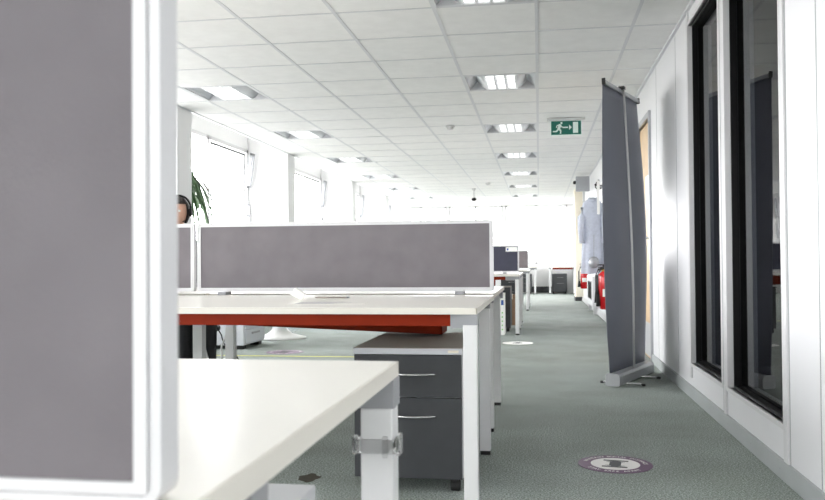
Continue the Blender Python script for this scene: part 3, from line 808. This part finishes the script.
# ------------------------------------------------------------------ copier
r = thing('photocopier', 'light grey office photocopier with paper drawers by the windows', 'photocopier', (-3.30, 8.35, 0))
MB().box(-.31, .31, -.31, .31, .04, .98, bev=.012).build('body', 'copier', r)
for k in range(4):
    z = .06+k*.15
    d_ = MB().box(.305, .325, -.29, .29, z, z+.13, bev=.004).build('paper_drawer', 'copier', r)
    MB().box(.32, .33, -.12, .12, z+.085, z+.105).build('drawer_grip', 'leg_grey', d_)
MB().box(-.30, .30, -.28, .30, .98, 1.10, bev=.012).build('scanner_lid', 'copier', r)
MB().box(.18, .33, -.25, .1, 1.0, 1.04, mx=Matrix()).build('control_panel', 'black', r)
for sx_ in (-1, 1):
    for sy_ in (-1, 1): MB().box(sx_*.24-.05, sx_*.24+.05, sy_*.24-.05, sy_*.24+.05, 0, .07, bev=.01).build('castor', 'rubber', r)
# tulip table
r = thing('tulip_table', 'white round table on a trumpet-shaped foot behind the copier', 'table', (-3.02, 9.30, 0))
MB().lathe([(.31, 0), (.31, .012), (.24, .03), (.15, .055), (.09, .11), (.06, .2), (.042, .35), (.036, .5), (.045, .66), (.09, .705)], n=40).build('trumpet_foot', 'pot', r)
MB().lathe([(.36, .705), (.40, .715), (.40, .735), (.39, .74)], n=48).build('table_top', 'pot', r)

# ------------------------------------------------------------------ plants
def blade(q, base, az, length, droop, wid, up=1.2):
    pts = []; d_ = Vector((math.cos(az), math.sin(az), 0)); n_ = Vector((-d_.y, d_.x, 0)); N = 9
    L_ = []; R_ = []
    for i in range(N+1):
        t = i/N
        p = base + d_*(length*t*.8) + Vector((0, 0, length*(up*t - droop*t*t)))
        w_ = wid*math.sin(PI*min(1, .12+t*.88))**.7*(1-t*.3)
        a = q.bm.verts.new(p - n_*w_/2 + Vector((0, 0, w_*.2))); m_ = q.bm.verts.new(p); b_ = q.bm.verts.new(p + n_*w_/2 + Vector((0, 0, w_*.2)))
        L_.append((a, m_, b_))
    for i in range(N):
        for k in (0, 1):
            f = q.bm.faces.new([L_[i][k], L_[i][k+1], L_[i+1][k+1], L_[i+1][k]]); f.smooth = True
r = thing('potted_plant', 'leafy green dracaena in a pot on the window sill beside the headset wearer', 'plant', (-4.13, 9.10, .885))
MB().lathe([(.075, 0), (.10, .17), (.105, .18), (.09, .175), (.085, .15)], n=24).build('pot', 'pot', r)
MB().tube([(0, 0, .15), (.01, .01, .4), (.0, .02, 1.02)], [.016, .013, .01], 8).build('stem', 'stem', r)
q = MB()
for k in range(34):
    blade(q, Vector((0, .02, .70+.010*k)), k*2.4, .42+.1*random.random(), 2.0+.5*random.random(), .06, 1.1+.3*random.random())
for (az, ln) in ((.9, .55), (1.3, .6), (.5, .5), (1.1, .48), (.2, .45), (.7, .62), (1.5, .5)):
    blade(q, Vector((0, .02, .92)), az, ln, 2.2, .07, 1.15)
q.build('leaves', 'leaf', r)
r = thing('potted_plant', 'tiny potted plant on the window sill before the open sash', 'plant', (-4.13, 10.9, .885))
MB().lathe([(.05, 0), (.065, .35), (.07, .36), (.06, .355), (.055, .33)], n=20).build('pot', 'pot', r)
q = MB()
for k in range(12): blade(q, Vector((0, 0, .34)), k*2.4, .13+.05*random.random(), 1.0, .02, 1.5)
q.build('leaves', 'leaf', r)

# ------------------------------------------------------------------ seated person
def skin_mesh(verts, edges, radii, sub=2):
    me = bpy.data.meshes.new('s'); bm_ = bmesh.new(); ly = bm_.verts.layers.skin.verify()
    vv = [bm_.verts.new(p) for p in verts]
    for i, rr in enumerate(radii):
        vv[i][ly].radius = (rr, rr) if not isinstance(rr, tuple) else rr
        vv[i][ly].use_root = (i == 0)
    for e in edges: bm_.edges.new((vv[e[0]], vv[e[1]]))
    bm_.to_mesh(me); bm_.free()
    o = bpy.data.objects.new('s', me); COL.objects.link(o)
    md = o.modifiers.new('Skin', 'SKIN'); md.use_smooth_shade = True
    sb = o.modifiers.new('Sub', 'SUBSURF'); sb.levels = sub; sb.render_levels = sub
    dg = bpy.context.evaluated_depsgraph_get(); dg.update()
    out = bpy.data.meshes.new_from_object(o.evaluated_get(dg)); bpy.data.objects.remove(o)
    return out
def chain(spec):
    return [s_[0] for s_ in spec], [(i, i+1) for i in range(len(spec)-1)], [s_[1] for s_ in spec]
PX, PY = -2.72, 6.02
# shared skeleton points
pel = (PX, PY+.02, .53); sp1 = (PX, PY+.0, .72); sp2 = (PX-.005, PY-.02, .92); neck = (PX-.01, PY-.04, 1.08); hb_ = (PX-.01, PY-.07, 1.20)
kn = [(-2.54, 5.62, .53), (-2.385, 5.68, .53)]; hp = [(PX-.02, PY-.02, .54), (PX+.10, PY-.03, .54)]
an = [(-2.525, 5.60, .10), (-2.36, 5.63, .10)]; toe = [(-2.51, 5.42, .045), (-2.33, 5.46, .045)]
sh = [(PX-.17, PY-.02, 1.01), (PX+.17, PY-.02, 1.01)]
el = [(PX-.23, PY-.10, .76), (PX+.23, PY-.12, .76)]; wr_ = [(PX-.02, PY-.30, .66), (PX+.24, PY-.34, .66)]
body = bmesh.new()
vs = [pel, sp1, sp2, neck, hb_] ; rad = [.13, .115, .13, .052, .05]; ed = [(0, 1), (1, 2), (2, 3), (3, 4)]
for s_ in (0, 1):
    i = len(vs); vs += [sh[s_], el[s_], wr_[s_]]; rad += [.05, .042, .026]; ed += [(2, i), (i, i+1), (i+1, i+2)]
    i = len(vs); vs += [hp[s_], kn[s_], an[s_], toe[s_]]; rad += [.085, .058, .038, .03]; ed += [(0, i), (i, i+1), (i+1, i+2), (i+2, i+3)]
body.from_mesh(skin_mesh(vs, ed, rad))
# hands: palm + five fingers, resting on the thighs
for s_ in (0, 1):
    w_ = Vector(wr_[s_]); d_ = Vector((.35 if s_ == 0 else -.05, -.93, -.22)).normalized(); sd = d_.cross(Vector((0, 0, 1))).normalized()
    v_, e_, r_ = chain([(w_, .024), (w_+d_*.04, (.036, .016)), (w_+d_*.085, (.036, .014))]); body.from_mesh(skin_mesh([tuple(q) for q in v_], e_, r_, 1))
    for k, ln in enumerate((.062, .075, .08, .07, .055)):
        if k == 0: b0 = w_+d_*.03+sd*(.03 if s_ else -.03); dirs = (sd*(.8 if s_ else -.8)+d_*.6).normalized()
        else: b0 = w_+d_*.08+sd*((k-2.5)*-.019 if s_ else (k-2.5)*.019); dirs = d_
        pts = [b0, b0+dirs*ln*.45, b0+dirs*ln*.75+Vector((0, 0, -.012)), b0+dirs*ln*.95+Vector((0, 0, -.03))]
        body.from_mesh(skin_mesh([tuple(q) for q in pts], [(0, 1), (1, 2), (2, 3)], [.009, .0088, .008, .0065], 1))
# head
hc = Vector((PX-.005, PY-.09, 1.275)); HF = Matrix.Rotation(math.radians(8), 3, 'Z')
hb = bmesh.new(); bmesh.ops.create_uvsphere(hb, u_segments=40, v_segments=30, radius=1)
for v_ in hb.verts:
    x, y, z = v_.co
    X_, Y_, Z_ = x*.074, y*.095, z*.112
    if z < 0: X_ *= 1-.28*(-z)**1.5; Y_ = Y_*(1-.18*(-z)) - .012*(-z)
    f_ = max(0, -y)
    nose = math.exp(-(x/.16)**2)*math.exp(-((z+.12)/.2)**2)*(f_ > .5); Y_ -= .022*nose
    for ex_ in (-.38, .38):
        e__ = math.exp(-((x-ex_)/.17)**2-((z-.08)/.11)**2)*(f_ > .4); Y_ += .010*e__
    lips = math.exp(-(x/.28)**2-((z+.5)/.07)**2)*(f_ > .3); Y_ -= .006*lips
    v_.co = HF @ Vector((X_, Y_, Z_)) + hc
tmp = bpy.data.meshes.new('h'); hb.to_mesh(tmp); body.from_mesh(tmp)
for s_ in (-1, 1):
    eb = bmesh.new(); bmesh.ops.create_uvsphere(eb, u_segments=12, v_segments=8, radius=1)
    for v_ in eb.verts: v_.co = HF @ Vector((s_*.076+v_.co.x*.008, .008+v_.co.y*.018, -.005+v_.co.z*.03)) + hc
    tmp = bpy.data.meshes.new('h'); eb.to_mesh(tmp); body.from_mesh(tmp)
for f in body.faces: f.smooth = True
me = bpy.data.meshes.new('person'); body.to_mesh(me); me.materials.append(M['skin'])
person = bpy.data.objects.new('person', me); COL.objects.link(person)
tag(person, 'person in dark clothes with a headset seated behind the left screen, face partly visible', 'person')
def child_mesh(name, mesh, m):
    for p_ in mesh.polygons: p_.use_smooth = True
    mesh.materials.clear(); mesh.materials.append(M[m])
    o = bpy.data.objects.new(name, mesh); COL.objects.link(o); o.parent = person; return o
vs = [pel, sp1, sp2, (PX-.008, PY-.035, 1.06)]; rad = [.142, .13, .145, .066]; ed = [(0, 1), (1, 2), (2, 3)]
for s_ in (0, 1):
    i = len(vs); vs += [sh[s_], el[s_], tuple(Vector(wr_[s_]).lerp(Vector(el[s_]), .1))]; rad += [.066, .056, .036]; ed += [(2, i), (i, i+1), (i+1, i+2)]
child_mesh('sweater', skin_mesh(vs, ed, rad), 'cloth_grey')
vs = [(pel[0], pel[1], .52)]; rad = [.14]; ed = []
for s_ in (0, 1):
    i = len(vs); vs += [hp[s_], kn[s_], an[s_]]; rad += [.10, .074, .055]; ed += [(0, i), (i, i+1), (i+1, i+2)]
child_mesh('trousers', skin_mesh(vs, ed, rad), 'cloth_black')
for s_ in (0, 1):
    a_ = Vector(an[s_]); t_ = Vector(toe[s_])
    child_mesh('shoe', skin_mesh([(a_.x, a_.y+.05, .045), (a_.x, a_.y-.02, .055), (t_.x, t_.y, .04), (t_.x+.005, t_.y-.05, .033)], [(0, 1), (1, 2), (2, 3)], [.035, .042, .036, .025], 2), 'rubber')
hb = bmesh.new(); bmesh.ops.create_uvsphere(hb, u_segments=36, v_segments=24, radius=1)
rem = []
for v_ in hb.verts:
    x, y, z = v_.co
    if (y < -.35 and z < .45) or z < -.75: rem.append(v_)
    v_.co = HF @ Vector((x*.082, y*.104+.004, z*.12+.004)) + hc
bmesh.ops.delete(hb, geom=rem, context='VERTS')
tmp = bpy.data.meshes.new('hair'); hb.to_mesh(tmp); ho = child_mesh('hair', tmp, 'hair')
so = ho.modifiers.new('t', 'SOLIDIFY'); so.thickness = .006
ey = MB()
for s_ in (-1, 1): ey.lathe([(.001, -.011), (.009, -.006), (.0115, 0), (.009, .006), (.001, .011)], tuple(HF @ Vector((s_*.028, -.077, .008)) + hc), 12)
ey.build('eyes', 'white_ink', person)
# headset
r = thing('headset', 'black headset worn on the seated person\'s head', 'headset', tuple(hc), math.radians(8))
pts = [(.093*math.cos(a), .0, .10*math.sin(a)+.03) for a in [math.radians(-8+k*196/16) for k in range(17)]]
MB().tube(pts, .0085, 8).build('headband', 'black', r)
for s_ in (-1, 1): MB().lathe([(.026, -.012), (.032, -.006), (.032, .008), (.024, .014)], (s_*.09, 0, .0), 20, Matrix.Rotation(PI/2, 4, 'Y')).build('ear_cup', 'rubber', r)
MB().tube([(.09, -.01, -.02), (.085, -.06, -.06), (.06, -.10, -.075)], .003, 6).build('microphone', 'black', r)

# office chair
r = thing('office_chair', 'black office chair under the seated person behind the bench', 'office chair', (PX, PY+.02, 0), math.radians(15))
MB().box(-.24, .24, -.24, .24, .345, .385, bev=.018).build('seat', 'cloth_black', r)
MB().box(-.22, .22, .25, .30, .52, 1.0, bev=.02).build('backrest', 'cloth_black', r)
MB().box(-.03, .03, .26, .32, .34, .60).build('back_support', 'rubber', r)
MB().tube([(0, 0, .08), (0, 0, .35)], [.03, .022], 12).build('gas_column', 'rubber', r)
for k in range(5):
    a = k*2*PI/5+.3
    lg = MB().tube([(0, 0, .10), (math.cos(a)*.28, math.sin(a)*.28, .07)], [.028, .018], 8).build('base_arm', 'rubber', r)
    MB().lathe([(.024, -.02), (.028, -.01), (.028, .01), (.024, .02)], (math.cos(a)*.28, math.sin(a)*.28, .0285), 12, Matrix.Rotation(PI/2, 4, 'Y')).build('castor', 'rubber', lg)

# ------------------------------------------------------------------ light: daylight through the windows
wd_ = bpy.data.worlds.new('World'); S.world = wd_; wd_.use_nodes = True
bg = wd_.node_tree.nodes['Background']; bg.inputs[0].default_value = (.93, .965, 1, 1); bg.inputs[1].default_value = 14.0
nt = wd_.node_tree; tc = nt.nodes.new('ShaderNodeTexCoord'); sp_ = nt.nodes.new('ShaderNodeSeparateXYZ'); cr = nt.nodes.new('ShaderNodeValToRGB')
nt.links.new(tc.outputs['Generated'], sp_.inputs[0]); nt.links.new(sp_.outputs['Z'], cr.inputs['Fac'])
cr.color_ramp.elements[0].position = 0; cr.color_ramp.elements[0].color = (.3, .3, .29, 1)      # pale paving outside
cr.color_ramp.elements[1].position = .012; cr.color_ramp.elements[1].color = (.985, .985, 1, 1)  # overcast sky
mr = nt.nodes.new('ShaderNodeMapRange'); mr.inputs[1].default_value = -1; mr.inputs[2].default_value = 1
nt.nodes.remove(mr); nt.links.new(cr.outputs['Color'], bg.inputs[0])
def portal(name, loc, rot, sx_, sy_):
    l = bpy.data.lights.new(name, 'AREA'); l.shape = 'RECTANGLE'; l.size = sx_; l.size_y = sy_; l.cycles.is_portal = True
    o = bpy.data.objects.new(name, l); COL.objects.link(o); o.location = loc; o.rotation_euler = rot
portal('window_portal', (XW-.12, 10.0, 1.73), (0, -PI/2, 0), 1.9, 27)
portal('window_portal', (-1.65, YB+.16, 1.64), (-PI/2, 0, 0), 5.2, 1.7)
portal('window_portal', (-1.65, YN-.16, 1.635), (PI/2, 0, 0), 4.6, 1.6)

# ------------------------------------------------------------------ camera
cam = bpy.data.cameras.new('Camera'); co = bpy.data.objects.new('Camera', cam); COL.objects.link(co); S.camera = co
cam.sensor_width = 36; cam.lens = 36*820/825; cam.clip_start = .02; cam.clip_end = 200
cam.dof.use_dof = True; cam.dof.focus_distance = 3.9; cam.dof.aperture_fstop = 10
Rm = Matrix(((.98828447, .00948782, .1523279), (.15245009, -.0138591, -.98821399), (-.00726487, .99985894, -.01514315)))
mw = Rm.to_4x4(); mw.translation = (0, 0, .88); co.matrix_world = mw

S.view_settings.view_transform = 'Standard'; S.view_settings.look = 'None'
S.view_settings.exposure = 0.15; S.view_settings.gamma = 1
S.cycles.max_bounces = 10; S.cycles.diffuse_bounces = 6; S.cycles.transparent_max_bounces = 12
S.cycles.sample_clamp_indirect = 8; S.cycles.use_denoising = True
